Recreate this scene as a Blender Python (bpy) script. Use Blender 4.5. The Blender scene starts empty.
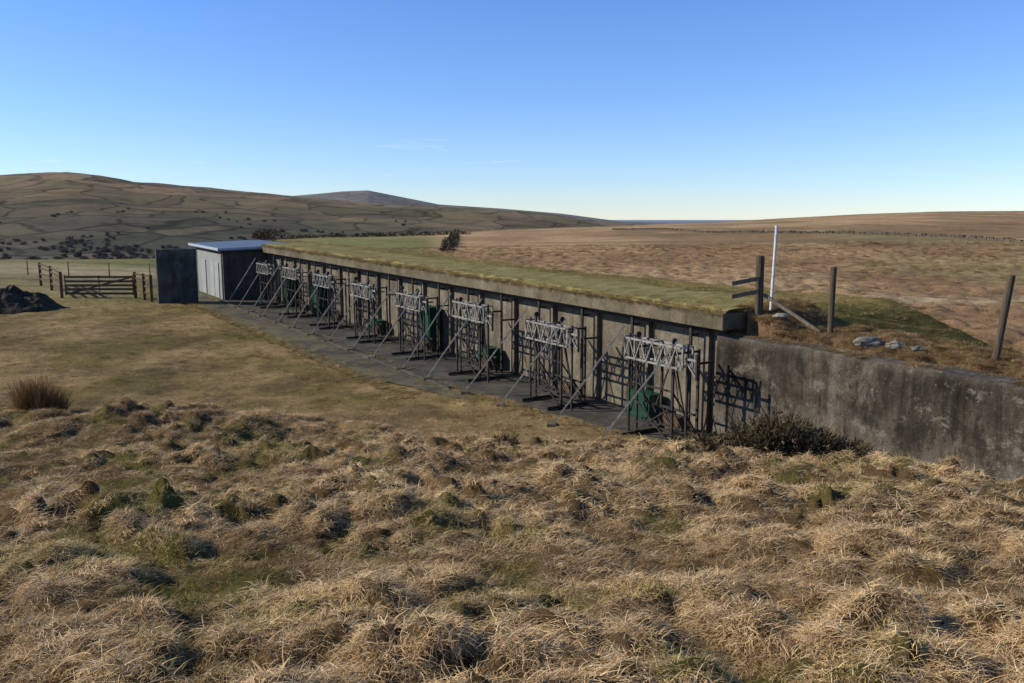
import bpy, bmesh, math, random
import numpy as np
from mathutils import Vector, Matrix
random.seed(7); rng=np.random.default_rng(11)
scene=bpy.context.scene
scene.view_settings.view_transform='Standard'
scene.view_settings.look='None'
scene.view_settings.exposure=0
SUN_AZ=math.radians(180); SUN_EL=math.radians(29)
# ---------------------------------------------------------------- helpers
def sst(a,b,x):
    t=np.clip((x-a)/(b-a),0,1); return t*t*(3-2*t)
def hsh(ix,iy,seed):
    n=(ix.astype(np.int64)*374761393+iy.astype(np.int64)*668265263+seed*974634777)&0xffffffff
    n=((n^(n>>13))*1274126177)&0xffffffff
    n=n^(n>>16)
    return (n&0xffffff)/float(0xffffff)
def vn(x,y,seed=0):
    ix=np.floor(x);iy=np.floor(y);fx=x-ix;fy=y-iy
    fx=fx*fx*(3-2*fx);fy=fy*fy*(3-2*fy)
    a=hsh(ix,iy,seed);b=hsh(ix+1,iy,seed);c=hsh(ix,iy+1,seed);d=hsh(ix+1,iy+1,seed)
    return (a*(1-fx)+b*fx)*(1-fy)+(c*(1-fx)+d*fx)*fy
def fbm(x,y,o=4,seed=0):
    s=0;a=.5;t=0
    for i in range(o):
        s=s+a*vn(x,y,seed+i*17);t+=a;a*=.5;x=x*2.03+3.1;y=y*2.03+1.7
    return s/t
def domes(x,y,cell,seed):
    ix=np.floor(x/cell);iy=np.floor(y/cell)
    h=np.zeros_like(x)
    for i in (-1,0,1):
        for j in (-1,0,1):
            cx=ix+i;cy=iy+j
            px=(cx+hsh(cx,cy,seed))*cell;py=(cy+hsh(cx,cy,seed+5))*cell
            R=cell*(.45+.45*hsh(cx,cy,seed+9));A=.25+.75*hsh(cx,cy,seed+13)
            d2=((x-px)**2+(y-py)**2)/R**2
            h=np.maximum(h,A*np.clip(1-d2,0,1)**.85)
    return h
def smax(a,b,k):
    m=np.maximum(a,b);return m+k*np.log(np.exp((a-m)/k)+np.exp((b-m)/k))
def st(x,y):
    dx=x-4.8;dy=y-21.
    return -.546*dx+.8376*dy, -.8376*dx-.546*dy
def W(s,t,h): return Vector((4.8-.546*s-.8376*t, 21+.8376*s-.546*t, .019*s+h))
def ratio(v):
    zc=-(v-341)/850.;return (-.1431+.9897*zc)/(.9897+.1431*zc)
def phi(u): return np.arctan((u-512)/850.)
def tab(keys,us,vs): return np.interp(keys,phi(np.array(us,float)),np.array(vs,float))
def tedge(s): return np.interp(s,[-.6,3,9,60],[1.8,2.35,3.05,3.05])
def base_height(x,y):
    x=np.asarray(x,float);y=np.asarray(y,float)
    s,t=st(x,y);r=np.hypot(x,y);ph=np.arctan2(x,y);cp=np.maximum(np.cos(ph),.5)
    sc=np.clip(s,-4,45)
    yy=np.clip(y,-2,80)
    front=smax(3.6-.188*yy,.019*sc,.18)
    front=front-.42*np.exp(-(np.maximum(t-.3,0)/1.8)**2)*(1-sst(-2,0,s))
    tm=(1-sst(5.0,6.4,t))*sst(6,10,s)*(1-sst(46,50,s))
    front=front*(1-tm)+(.019*s-.03)*tm
    back=1.0+.3*(fbm(x/9,y/9,3,5)-.5)
    f=sst(-11,-1,t)
    base=front*f+back*(1-f)
    top=3.1+.019*s+.10*(fbm(x/1.7,y/1.7,3,31)-.5)
    tb=np.interp(s,[-2,10],[6.3,4.2])
    bm_=top-np.maximum(0,-t-tb)*.5
    bm_=bm_-np.maximum(0,-1.0-s)*.34
    bm_=bm_-np.maximum(0,s-45)*.5
    strip=2.47+.018*s+.26*sst(0,1.2,-t)-np.maximum(0,-t-2.0)*.55-np.maximum(0,s-1)*1.0+.10*(fbm(x/.8,y/.8,3,77)-.5)
    strip=strip+.42*sst(-2.4,-1.3,s)*sst(.1,.5,-t)
    strip=strip-np.maximum(0,-s-17)*.5
    up=smax(smax(bm_,strip,.08),base,.12)
    gal=(s>-.6)&(s<34.9)
    thr=np.where(gal,-.9,-.12)
    z=np.where((t<thr)&(s>-25)&(s<60),up,base)
    z=np.where(gal&(t>=-.9)&(t<tedge(s)),.019*s-.4,z)
    R1=tab(ph,[-600,0,150,250,300,450,700,1024,1600],[85,90,95,150,240,300,380,420,420])
    vc=tab(ph,[-600,0,150,250,280,330,450,600,700,760,850,930,1100,1600],[262,262,261,250,240,237,232,226,222,219,214,211,210,212])
    zcr=5.3+R1*cp*ratio(vc)
    w=sst(48,R1,r) 
    lin=np.clip((r-48)/(R1-48),0,1)
    w=.5*w+.5*lin
    z=z*(1-w)+zcr*w
    z=z+ sst(60,200,r)*(1-sst(R1*.8,R1*1.1,r))*1.2*(fbm(x/40,y/40,3,8)-.5)
    v=sst(R1,R1*1.8+150,r)
    z=z*(1-v)+(-30)*v
    rid=tab(ph,[-600,-200,0,40,75,105,140,180,250,330,400,480,540,600,650,1600],[200,188,175,172.5,172,175,181,184,192,199,204,208,212,221,224,226])
    z1=5.3+2500*cp*ratio(rid)
    q=np.clip((r-800)/1700,0,1)
    q=.55*q+.45*q*q*(3-2*q)
    q=np.where(r>2500,1-sst(2500,3500,r),q)
    z=z+(z1+30)*q*(r>800)+ sst(900,1300,r)*(1-sst(2100,2480,r))*34*(fbm(x/330,y/330,4,3)-.5)+sst(1500,2400,r)*(1-sst(2600,3200,r))*7*(fbm(x/90,y/90,3,4)-.5)
    rid2=tab(ph,[-600,250,290,325,345,370,395,440,500,560,620,700,1600],[215,206,196,193,191,190,195,204,208,213,221,224,226])
    z2=5.3+4600*cp*ratio(rid2)
    q2=sst(3300,4600,r)*(1-sst(4600,6000,r))
    z=z+(z2+30)*q2
    z=z+sst(6000,7000,r)*16
    return z
def tmask(x,y):
    s,t=st(x,y);r=np.hypot(x,y)
    yb=np.interp(x/np.maximum(y,.5),[-.7,-.3,0,.3],[24.5,23,20.5,21])
    m=(1-sst(-3.5,0,y-yb+2*fbm(x/2.,y/2.,2,91)-1))*sst(.2,1.5,t)
    m=m*np.where(s>-.6,sst(0,1.4,t-tedge(s)),1)
    return m*(1-sst(28,34,r))
def micro(x,y):
    m=tmask(x,y)
    am=.35+1.0*sst(.25,.75,fbm(x/2.2,y/2.2,2,41))
    wx=x+.35*(fbm(x*2,y*2,2,1)-.5);wy=y+.35*(fbm(x*2+9,y*2,2,2)-.5)
    h=m*am*(.23*domes(wx,wy,.58,3)+.14*domes(wx+7,wy,.29,8)+.06*domes(wx,wy+3,.17,12)+.34*(fbm(x/1.5,y/1.5,3,55)-.5))
    bk=np.exp(-((x+9.0)/4.2)**2-((y-19.3)/2.2)**2)
    h=h+bk*(.3+.65*domes(wx,wy,1.3,61))
    s,t=st(x,y)
    strip=(t<-.12)&(t>-2.4)&(s<-.3)&(s>-20)
    h=h+np.where(strip,.16*domes(x,y,.5,19),0)
    h=h+(.05*(fbm(x*1.6,y*1.6,3,66)-.5)+.07*domes(wx,wy,.8,67)*sst(.45,.65,fbm(x/3,y/3,3,68)))*(1-m)*((t>5.2)|((t>tedge(s))&(s<6))|(s<-.6)|(t<-1))
    mo=sst(-8,-11,t)*(1-sst(90,140,np.hypot(x,y)))
    h=h+mo*.3*domes(x,y,1.1,71)
    return h
def H(x,y): return base_height(x,y)+micro(x,y)
def Hs(x,y): return float(H(np.array([x]),np.array([y]))[0])
def greenmask(x,y):
    g=fbm(x/.8,y/.8,4,101)
    g2=fbm(x/4.,y/4.,2,111)
    return np.clip(sst(.54,.73,g*.68+g2*.36),0,1)*.85
# ---------------------------------------------------------------- node helpers
def newmat(name):
    m=bpy.data.materials.new(name);m.use_nodes=True
    nt=m.node_tree;b=nt.nodes['Principled BSDF'];b.inputs['Roughness'].default_value=.9
    b.inputs['Specular IOR Level'].default_value=.15
    return m,nt,b
def N(nt,t,**kw):
    n=nt.nodes.new(t)
    for k,v in kw.items(): setattr(n,k,v)
    return n
def noise(nt,vec,scale,detail=4,rough=.55,dist=0):
    n=N(nt,'ShaderNodeTexNoise');n.inputs['Scale'].default_value=scale;n.inputs['Detail'].default_value=detail
    n.inputs['Roughness'].default_value=rough;n.inputs['Distortion'].default_value=dist
    if vec is not None: nt.links.new(vec,n.inputs['Vector'])
    return n.outputs['Fac']
def ramp(nt,fac,stops):
    n=N(nt,'ShaderNodeValToRGB');cr=n.color_ramp
    while len(cr.elements)<len(stops): cr.elements.new(.5)
    for e,(p,c) in zip(cr.elements,stops):
        e.position=p;e.color=(*c,1) if len(c)==3 else c
    nt.links.new(fac,n.inputs['Fac']);return n.outputs['Color']
def mix(nt,fac,a,b,mode='MIX'):
    n=N(nt,'ShaderNodeMix',data_type='RGBA',blend_type=mode)
    for sock,val in ((n.inputs[0],fac),(n.inputs[6],a),(n.inputs[7],b)):
        if hasattr(val,'is_output'): nt.links.new(val,sock)
        else: sock.default_value=val if not isinstance(val,tuple) else (*val,1)
    return n.outputs[2]
def mul(nt,a,k):
    n=N(nt,'ShaderNodeMath',operation='MULTIPLY');nt.links.new(a,n.inputs[0])
    if hasattr(k,'is_output'): nt.links.new(k,n.inputs[1])
    else: n.inputs[1].default_value=k
    return n.outputs[0]
def mapping(nt,vec,sc=(1,1,1),rot=(0,0,0)):
    n=N(nt,'ShaderNodeMapping');n.inputs['Scale'].default_value=sc;n.inputs['Rotation'].default_value=rot
    nt.links.new(vec,n.inputs['Vector']);return n.outputs['Vector']
def bump(nt,b,h,strength=.5,dist=.05):
    n=N(nt,'ShaderNodeBump');n.inputs['Strength'].default_value=strength;n.inputs['Distance'].default_value=dist
    nt.links.new(h,n.inputs['Height']);nt.links.new(n.outputs['Normal'],b.inputs['Normal'])
def pos(nt): return N(nt,'ShaderNodeNewGeometry').outputs['Position']
def N_map(nt,v,a,b_):
    n=N(nt,'ShaderNodeMapRange');nt.links.new(v,n.inputs[0]);n.inputs[1].default_value=a;n.inputs[2].default_value=b_;return n.outputs[0]
def concrete(name,cols,streak=.6,patch=(.3,.28,.24),patchamt=.5,bmp=.4,sfreq=3.,st3=(.32,.5,.68)):
    m,nt,b=newmat(name);p=pos(nt)
    f=noise(nt,p,1.1,9,.68,.4)
    c=ramp(nt,f,[(st3[0],cols[0]),(st3[1],cols[1]),(st3[2],cols[2])])
    fs=noise(nt,mapping(nt,p,(sfreq,sfreq,.45)),1.0,8,.68,.6)
    stc=ramp(nt,fs,[(.36,(.3,.28,.25)),(.5,(.85,.84,.82)),(.66,(1.1,1.1,1.08))])
    c=mix(nt,streak,c,stc,'MULTIPLY')
    pm=ramp(nt,noise(nt,p,2.2,9,.75),[(.55,(0,0,0)),(.62,(1,1,1))])
    c=mix(nt,mul(nt,pm,patchamt),c,patch)
    sp=ramp(nt,noise(nt,p,24,8,.75),[(.36,(.35,.33,.3)),(.5,(1,1,1)),(.7,(1.25,1.25,1.2))])
    c=mix(nt,.85,c,sp,'MULTIPLY')
    nt.links.new(c,b.inputs['Base Color'])
    bump(nt,b,noise(nt,p,11,9,.75),bmp,.04)
    return m
def wall_material():
    m,nt,b=newmat('weathered_concrete');p=pos(nt)
    big=noise(nt,p,.75,9,.7,.5)
    c=ramp(nt,big,[(.36,(.035,.028,.02)),(.47,(.07,.056,.04)),(.55,(.11,.09,.066)),(.66,(.19,.16,.12))])
    fs=noise(nt,mapping(nt,p,(1.9,1.9,.20)),1.0,9,.72,.8)
    stc=ramp(nt,fs,[(.38,(.22,.19,.16)),(.48,(.65,.62,.58)),(.6,(1.15,1.12,1.08))])
    c=mix(nt,.85,c,stc,'MULTIPLY')
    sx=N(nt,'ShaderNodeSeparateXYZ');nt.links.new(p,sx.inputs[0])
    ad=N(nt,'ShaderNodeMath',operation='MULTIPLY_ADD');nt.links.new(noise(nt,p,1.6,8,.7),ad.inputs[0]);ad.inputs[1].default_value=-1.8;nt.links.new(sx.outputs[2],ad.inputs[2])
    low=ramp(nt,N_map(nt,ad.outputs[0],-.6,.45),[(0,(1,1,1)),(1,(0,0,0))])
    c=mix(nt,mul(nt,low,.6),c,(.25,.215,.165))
    isl=ramp(nt,noise(nt,mapping(nt,p,(1.,1.,1.6)),1.5,10,.78),[(.565,(0,0,0)),(.6,(1,1,1))])
    c=mix(nt,mul(nt,isl,.45),c,(.27,.235,.185))
    drk=ramp(nt,noise(nt,mapping(nt,p,(1,1,.5)),2.6,10,.8,.3),[(.42,(1,1,1)),(.48,(0,0,0))])
    c=mix(nt,mul(nt,drk,.75),c,(.024,.02,.016))
    pit=ramp(nt,noise(nt,p,9,6,.8),[(.61,(0,0,0)),(.64,(1,1,1))])
    c=mix(nt,mul(nt,pit,.4),c,(.30,.27,.22))
    # sunlight on the very top edge, painted as a paler band
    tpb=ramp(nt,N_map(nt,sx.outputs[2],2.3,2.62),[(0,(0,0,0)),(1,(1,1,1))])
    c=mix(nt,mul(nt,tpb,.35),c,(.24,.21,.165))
    sp=ramp(nt,noise(nt,p,30,8,.8),[(.36,(.45,.43,.4)),(.5,(1,1,1)),(.7,(1.3,1.3,1.25))])
    c=mix(nt,.9,c,sp,'MULTIPLY')
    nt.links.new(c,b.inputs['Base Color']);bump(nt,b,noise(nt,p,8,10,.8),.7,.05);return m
M_wall=wall_material()
M_back=concrete('gallery_concrete',[(.11,.09,.06),(.18,.148,.105),(.26,.22,.16)],.65,(.30,.27,.21),.3)
M_fas=concrete('fascia_concrete',[(.10,.08,.05),(.16,.128,.08),(.23,.19,.125)],.5,(.085,.085,.035),.5,.5,1.2)
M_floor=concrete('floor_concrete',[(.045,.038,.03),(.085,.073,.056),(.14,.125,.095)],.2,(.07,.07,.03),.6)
M_dark=concrete('stained_concrete',[(.05,.047,.04),(.08,.076,.066),(.12,.115,.10)],.6,(.15,.145,.13),.4)
def simple(name,col,rough=.7,metal=0,var=.35,scale=6):
    m,nt,b=newmat(name);p=pos(nt)
    f=noise(nt,p,scale,6,.65)
    lo=tuple(c*(1-var) for c in col);hi=tuple(min(1,c*(1+var)) for c in col)
    nt.links.new(ramp(nt,f,[(.3,lo),(.7,hi)]),b.inputs['Base Color'])
    b.inputs['Roughness'].default_value=rough;b.inputs['Metallic'].default_value=metal
    bump(nt,b,noise(nt,p,scale*5,4,.6),.25,.01)
    return m
M_galv=simple('galvanised_steel',(.25,.235,.2),.65,.0,.5,7)
M_steel=simple('dark_steel',(.042,.036,.03),.65,.0,.45,7)
M_rust=simple('rusty_steel',(.10,.06,.035),.8,.0,.4,7)
M_green=simple('green_paint',(.014,.055,.03),.6,0,.3,3)
def wood(name,col):
    m,nt,b=newmat(name);p=pos(nt)
    f=noise(nt,mapping(nt,p,(30,30,2)),1,6,.6)
    nt.links.new(ramp(nt,f,[(.3,tuple(c*.45 for c in col)),(.7,tuple(c*1.3 for c in col))]),b.inputs['Base Color'])
    bump(nt,b,f,.5,.01);return m
M_wood=wood('weathered_wood',(.18,.145,.1));M_wood2=wood('dark_wood',(.10,.075,.05));M_wood3=wood('brown_wood',(.13,.08,.045))
M_white=simple('white_paint',(.62,.6,.55),.5,0,.2,5)
M_lead=simple('roof_felt',(.12,.145,.18),.5,0,.2,2)
M_trim=simple('roof_trim_paint',(.36,.39,.42),.5,0,.1,2)
M_door=simple('door_paint',(.25,.25,.225),.6,0,.15,2)
m,nt,b=newmat('old_tarmac');p=pos(nt)
c=ramp(nt,noise(nt,p,.8,9,.75,.5),[(.38,(.075,.063,.044)),(.48,(.115,.095,.067)),(.55,(.17,.14,.075)),(.62,(.15,.14,.05)),(.72,(.23,.18,.09))])
c=mix(nt,.85,c,ramp(nt,noise(nt,p,30,5,.8),[(.35,(.45,.45,.43)),(.65,(1.35,1.35,1.3))]),'MULTIPLY')
nt.links.new(c,b.inputs['Base Color']);bump(nt,b,noise(nt,p,30,4,.7),.7,.03);M_tar=m
M_rock=concrete('granite_rock',[(.16,.14,.11),(.27,.245,.2),(.36,.335,.28)],.1,(.42,.39,.33),.4)
# ---------------------------------------------------------------- mesh helpers
def mkobj(name,bm,mat,parent=None,bev=0):
    me=bpy.data.meshes.new(name);bmesh.ops.recalc_face_normals(bm,faces=bm.faces);bm.to_mesh(me);bm.free()
    o=bpy.data.objects.new(name,me);scene.collection.objects.link(o)
    for mm_ in (mat if isinstance(mat,list) else [mat]): me.materials.append(mm_)
    if parent: o.parent=parent
    if bev:
        md=o.modifiers.new('bevel','BEVEL');md.width=bev;md.segments=2;md.limit_method='ANGLE'
    return o
def empty(name):
    o=bpy.data.objects.new(name,None);scene.collection.objects.link(o);return o
def hexa(bm,c,mi=0):
    v=[bm.verts.new(p) for p in c]
    for f in ((0,1,2,3),(4,5,6,7),(0,1,5,4),(1,2,6,5),(2,3,7,6),(3,0,4,7)):
        fc=bm.faces.new([v[i] for i in f]);fc.material_index=mi
def sbox(bm,s0,s1,t0,t1,h0,h1,mi=0):
    hexa(bm,[W(s0,t0,h0),W(s1,t0,h0),W(s1,t1,h0),W(s0,t1,h0),W(s0,t0,h1),W(s1,t0,h1),W(s1,t1,h1),W(s0,t1,h1)],mi)
def beam(bm,a,b,w=.05,d=None,mi=0):
    d=d or w;a=Vector(a);b=Vector(b);z=(b-a).normalized()
    x=z.cross(Vector((0,0,1)))
    if x.length<.05: x=Vector((-.546,.8376,0)) - z*z.dot(Vector((-.546,.8376,0)))
    x.normalize();y=z.cross(x)
    o=[(-1,-1),(1,-1),(1,1),(-1,1)]
    hexa(bm,[a+x*i*w/2+y*j*d/2 for i,j in o]+[b+x*i*w/2+y*j*d/2 for i,j in o],mi)
def rod(bm,a,b,r0=.03,r1=None,n=8,mi=0):
    r1=r1 or r0;a=Vector(a);b=Vector(b);z=(b-a).normalized()
    x=z.orthogonal().normalized();y=z.cross(x)
    A=[bm.verts.new(a+(x*math.cos(k*2*math.pi/n)+y*math.sin(k*2*math.pi/n))*r0) for k in range(n)]
    B=[bm.verts.new(b+(x*math.cos(k*2*math.pi/n)+y*math.sin(k*2*math.pi/n))*r1) for k in range(n)]
    for k in range(n):
        f=bm.faces.new((A[k],A[(k+1)%n],B[(k+1)%n],B[k]));f.material_index=mi
    bm.faces.new(A[::-1]).material_index=mi;bm.faces.new(B).material_index=mi
# ---------------------------------------------------------------- ground sheet
def build_ground():
    nr=860;r=np.concatenate([[.3],.8*np.exp(np.arange(nr)*(math.log(12000/.8)/(nr-1)))])
    a0=math.radians(40)
    ang=np.concatenate([np.linspace(-math.pi,-a0,60)[:-1],np.linspace(-a0,a0,640),np.linspace(a0,math.pi,60)[1:-1]])
    na=len(ang);R,A=np.meshgrid(r,ang,indexing='ij')
    x=(R*np.sin(A)).ravel();y=(R*np.cos(A)).ravel()
    z=H(x,y)
    nv=len(x);x=np.append(x,0);y=np.append(y,0);z=np.append(z,Hs(0.,0.))
    co=np.stack([x,y,z],1).astype(np.float32)
    i=np.arange(len(r)-1)[:,None];j=np.arange(na)[None,:];j2=(j+1)%na
    q=np.stack([i*na+j,(i)*na+j2,(i+1)*na+j2,(i+1)*na+j],-1).reshape(-1,4)[:, ::-1]
    jj=np.arange(na);tri=np.stack([np.full(na,nv),(jj+1)%na,jj],1)
    me=bpy.data.meshes.new('ground');me.vertices.add(len(co));me.vertices.foreach_set('co',co.ravel())
    nl=q.size+tri.size;me.loops.add(nl);me.loops.foreach_set('vertex_index',np.concatenate([q.ravel(),tri.ravel()]).astype(np.int32))
    npoly=len(q)+len(tri);me.polygons.add(npoly)
    ls=np.concatenate([np.arange(len(q))*4,len(q)*4+np.arange(len(tri))*3]).astype(np.int32)
    me.polygons.foreach_set('loop_start',ls)
    me.update(calc_edges=True);me.validate()
    s,t=st(x,y);rr=np.hypot(x,y);ph=np.arctan2(x,y);m=tmask(x,y);g=greenmask(x,y)
    def C(*c): return np.array(c)[None,:]
    def mx(a,b,f): return a*(1-f[:,None])+b*f[:,None]
    n1=fbm(x/3,y/3,4,200);n2=fbm(x/.5,y/.5,3,210);n3=fbm(x/14,y/30,4,220);n4=fbm(x/1.2,y/1.2,4,215)
    tus=mx(C(.19,.12,.055),C(.15,.14,.035),g)
    lawn=mx(C(.24,.18,.065),C(.40,.28,.13),sst(.33,.56,n1));lawn=mx(lawn,C(.17,.15,.045),sst(.5,.7,n2)*.4);lawn=mx(lawn,C(.17,.115,.06),sst(.52,.66,n4)*.55)
    moor=mx(C(.35,.22,.115),C(.46,.31,.165),sst(.35,.65,n3));moor=mx(moor,C(.25,.165,.08),sst(.5,.68,fbm(x/16,y/45,5,230))*.8)
    moor=mx(moor,C(.30,.27,.12),sst(.55,.7,fbm(x/20,y/60,4,235))*.5)
    trk=np.exp(-((y-43-.02*x)/1.4)**2)*sst(12,16,x);moor=mx(moor,C(.58,.47,.29),trk*.7)
    trk2=np.exp(-((y-62-.1*x)/1.8)**2)*sst(15,25,x);moor=mx(moor,C(.20,.14,.065),trk2*.6)
    trk3=np.exp(-((y-150+.5*x)/4)**2)*sst(-5,10,x);moor=mx(moor,C(.20,.15,.075),trk3*.6)
    fr=sst(-6,-2,t)
    col=mx(moor,lawn,fr);col=mx(col,tus,m)
    bermm=((t<-.2)&(t>-14)&(s>-7)&(s<48))*1.0*(1-sst(-9.5,-13,t))
    col=mx(col,mx(C(.22,.19,.05),C(.31,.24,.08),sst(.4,.65,n1)),bermm*sst(-10,-8.5,t))
    col=mx(col,C(.085,.085,.028),np.clip(sst(.8,2.2,-s)*sst(1.8,2.8,-t)*(1-sst(9.5,12,-t))*(1-sst(6,8,-s)),0,1)*.85)  # shade on the mound's near end, painted into the ground colour
    strip=((t<-.12)&(t>-2.3)&(s<-1)).astype(float)
    col=mx(col,C(.26,.16,.085),strip)
    lf=sst(46,55,rr)*(1-sst(phi(430)-.01,phi(447),ph))
    fld=mx(C(.29,.24,.11),C(.22,.21,.075),sst(.4,.6,fbm(x/50,y/50,2,240)))
    fld=mx(fld,C(.42,.34,.19),np.exp(-((y-70)/7)**2))
    fld=mx(fld,C(.12,.10,.05),np.exp(-((y-60)/1.2)**2)*.6)
    col=mx(col,fld,lf*(t>0)+lf*(t<=0)*sst(60,90,rr))
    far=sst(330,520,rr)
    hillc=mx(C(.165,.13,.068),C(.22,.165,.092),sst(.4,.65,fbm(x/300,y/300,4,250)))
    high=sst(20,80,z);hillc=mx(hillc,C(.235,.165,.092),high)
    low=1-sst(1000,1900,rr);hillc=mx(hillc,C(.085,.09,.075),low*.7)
    hillc=mx(hillc,C(.20,.21,.22),np.clip(sst(900,4800,rr)*.8,0,.8))  # distance haze painted into the hill colour, here and on the next line
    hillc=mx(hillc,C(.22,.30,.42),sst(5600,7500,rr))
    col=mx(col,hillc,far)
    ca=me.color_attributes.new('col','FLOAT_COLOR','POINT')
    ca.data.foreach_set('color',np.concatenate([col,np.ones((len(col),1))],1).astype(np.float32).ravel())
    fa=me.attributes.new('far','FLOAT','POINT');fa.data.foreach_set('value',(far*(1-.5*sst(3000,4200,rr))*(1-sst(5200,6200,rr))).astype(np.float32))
    me.polygons.foreach_set('use_smooth',np.ones(npoly,bool))
    o=bpy.data.objects.new('ground',me);scene.collection.objects.link(o)
    mt,nt,b=newmat('ground_grass');p=pos(nt)
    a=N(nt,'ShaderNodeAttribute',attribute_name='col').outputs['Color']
    f=N(nt,'ShaderNodeAttribute',attribute_name='far').outputs['Fac']
    d1=ramp(nt,noise(nt,p,9,8,.75),[(.3,(.42,.38,.34)),(.5,(1,1,1)),(.7,(1.45,1.4,1.33))])
    d2=ramp(nt,noise(nt,p,.8,9,.78),[(.34,(.5,.46,.42)),(.5,(1,1,1)),(.66,(1.32,1.28,1.24))])
    c=mix(nt,.85,a,d1,'MULTIPLY');c=mix(nt,.8,c,d2,'MULTIPLY')
    d3=ramp(nt,noise(nt,mapping(nt,p,(.5,1,1)),.13,9,.75),[(.36,(.66,.66,.62)),(.6,(1.14,1.11,1.06))])
    c=mix(nt,.85,c,d3,'MULTIPLY')
    wv=mapping(nt,p,(1,.62,.0))
    nz=N(nt,'ShaderNodeTexNoise');nz.inputs['Scale'].default_value=.006;nz.inputs['Detail'].default_value=3;nt.links.new(wv,nz.inputs['Vector'])
    sc_=N(nt,'ShaderNodeVectorMath',operation='SCALE');nt.links.new(nz.outputs['Color'],sc_.inputs[0]);sc_.inputs['Scale'].default_value=110
    ad=N(nt,'ShaderNodeVectorMath',operation='ADD');nt.links.new(wv,ad.inputs[0]);nt.links.new(sc_.outputs[0],ad.inputs[1]);vec=ad.outputs[0]
    vo=N(nt,'ShaderNodeTexVoronoi',feature='DISTANCE_TO_EDGE');vo.inputs['Scale'].default_value=.0105;nt.links.new(vec,vo.inputs['Vector'])
    vc=N(nt,'ShaderNodeTexVoronoi');vc.inputs['Scale'].default_value=.0105;nt.links.new(vec,vc.inputs['Vector'])
    hs=N(nt,'ShaderNodeSeparateColor');nt.links.new(vc.outputs['Color'],hs.inputs[0])
    tint=ramp(nt,hs.outputs[0],[(0,(.75,.77,.72)),(.3,(1.0,1.04,.88)),(.6,(1.35,1.22,1.05)),(.8,(1.0,.95,.9)),(1,(.8,.74,.72))])
    ch=mix(nt,1.0,c,tint,'MULTIPLY')
    lt=ramp(nt,vo.outputs['Distance'],[(.015,(.42,.42,.42)),(.045,(1,1,1))])
    ch=mix(nt,.85,ch,lt,'MULTIPLY')
    wd=ramp(nt,noise(nt,p,.006,8,.75),[(.5,(1,1,1)),(.58,(.6,.6,.6))])
    ch=mix(nt,.8,ch,wd,'MULTIPLY')
    c=mix(nt,f,c,ch)
    nt.links.new(c,b.inputs['Base Color'])
    bump(nt,b,noise(nt,p,6,9,.8),1.0,.16)
    b.inputs['Specular IOR Level'].default_value=0.05
    me.materials.append(mt)
build_ground()
# ---------------------------------------------------------------- grass tufts
tuft_coll=bpy.data.collections.new('tuft_library')
def grass_mat(name,dry,green):
    m=bpy.data.materials.new(name);m.use_nodes=True;nt=m.node_tree;nt.nodes.clear()
    out=N(nt,'ShaderNodeOutputMaterial')
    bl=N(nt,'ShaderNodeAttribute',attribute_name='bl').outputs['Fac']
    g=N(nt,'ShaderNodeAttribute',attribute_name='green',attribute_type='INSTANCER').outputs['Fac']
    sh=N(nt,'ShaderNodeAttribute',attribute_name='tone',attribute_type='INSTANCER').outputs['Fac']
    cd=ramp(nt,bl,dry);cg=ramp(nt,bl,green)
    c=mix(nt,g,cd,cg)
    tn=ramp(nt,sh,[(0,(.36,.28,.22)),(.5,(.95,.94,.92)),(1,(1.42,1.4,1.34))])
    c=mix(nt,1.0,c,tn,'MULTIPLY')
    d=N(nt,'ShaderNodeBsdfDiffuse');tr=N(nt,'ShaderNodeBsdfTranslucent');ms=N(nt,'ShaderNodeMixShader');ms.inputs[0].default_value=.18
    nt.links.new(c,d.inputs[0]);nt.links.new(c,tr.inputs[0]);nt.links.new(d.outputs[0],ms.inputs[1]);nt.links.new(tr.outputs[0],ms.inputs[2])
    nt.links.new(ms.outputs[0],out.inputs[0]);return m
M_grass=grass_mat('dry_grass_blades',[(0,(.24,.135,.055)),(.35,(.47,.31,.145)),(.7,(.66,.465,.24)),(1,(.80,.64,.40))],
                  [(0,(.12,.105,.025)),(.4,(.23,.21,.055)),(.8,(.34,.29,.085)),(1,(.52,.41,.18))])
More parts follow.
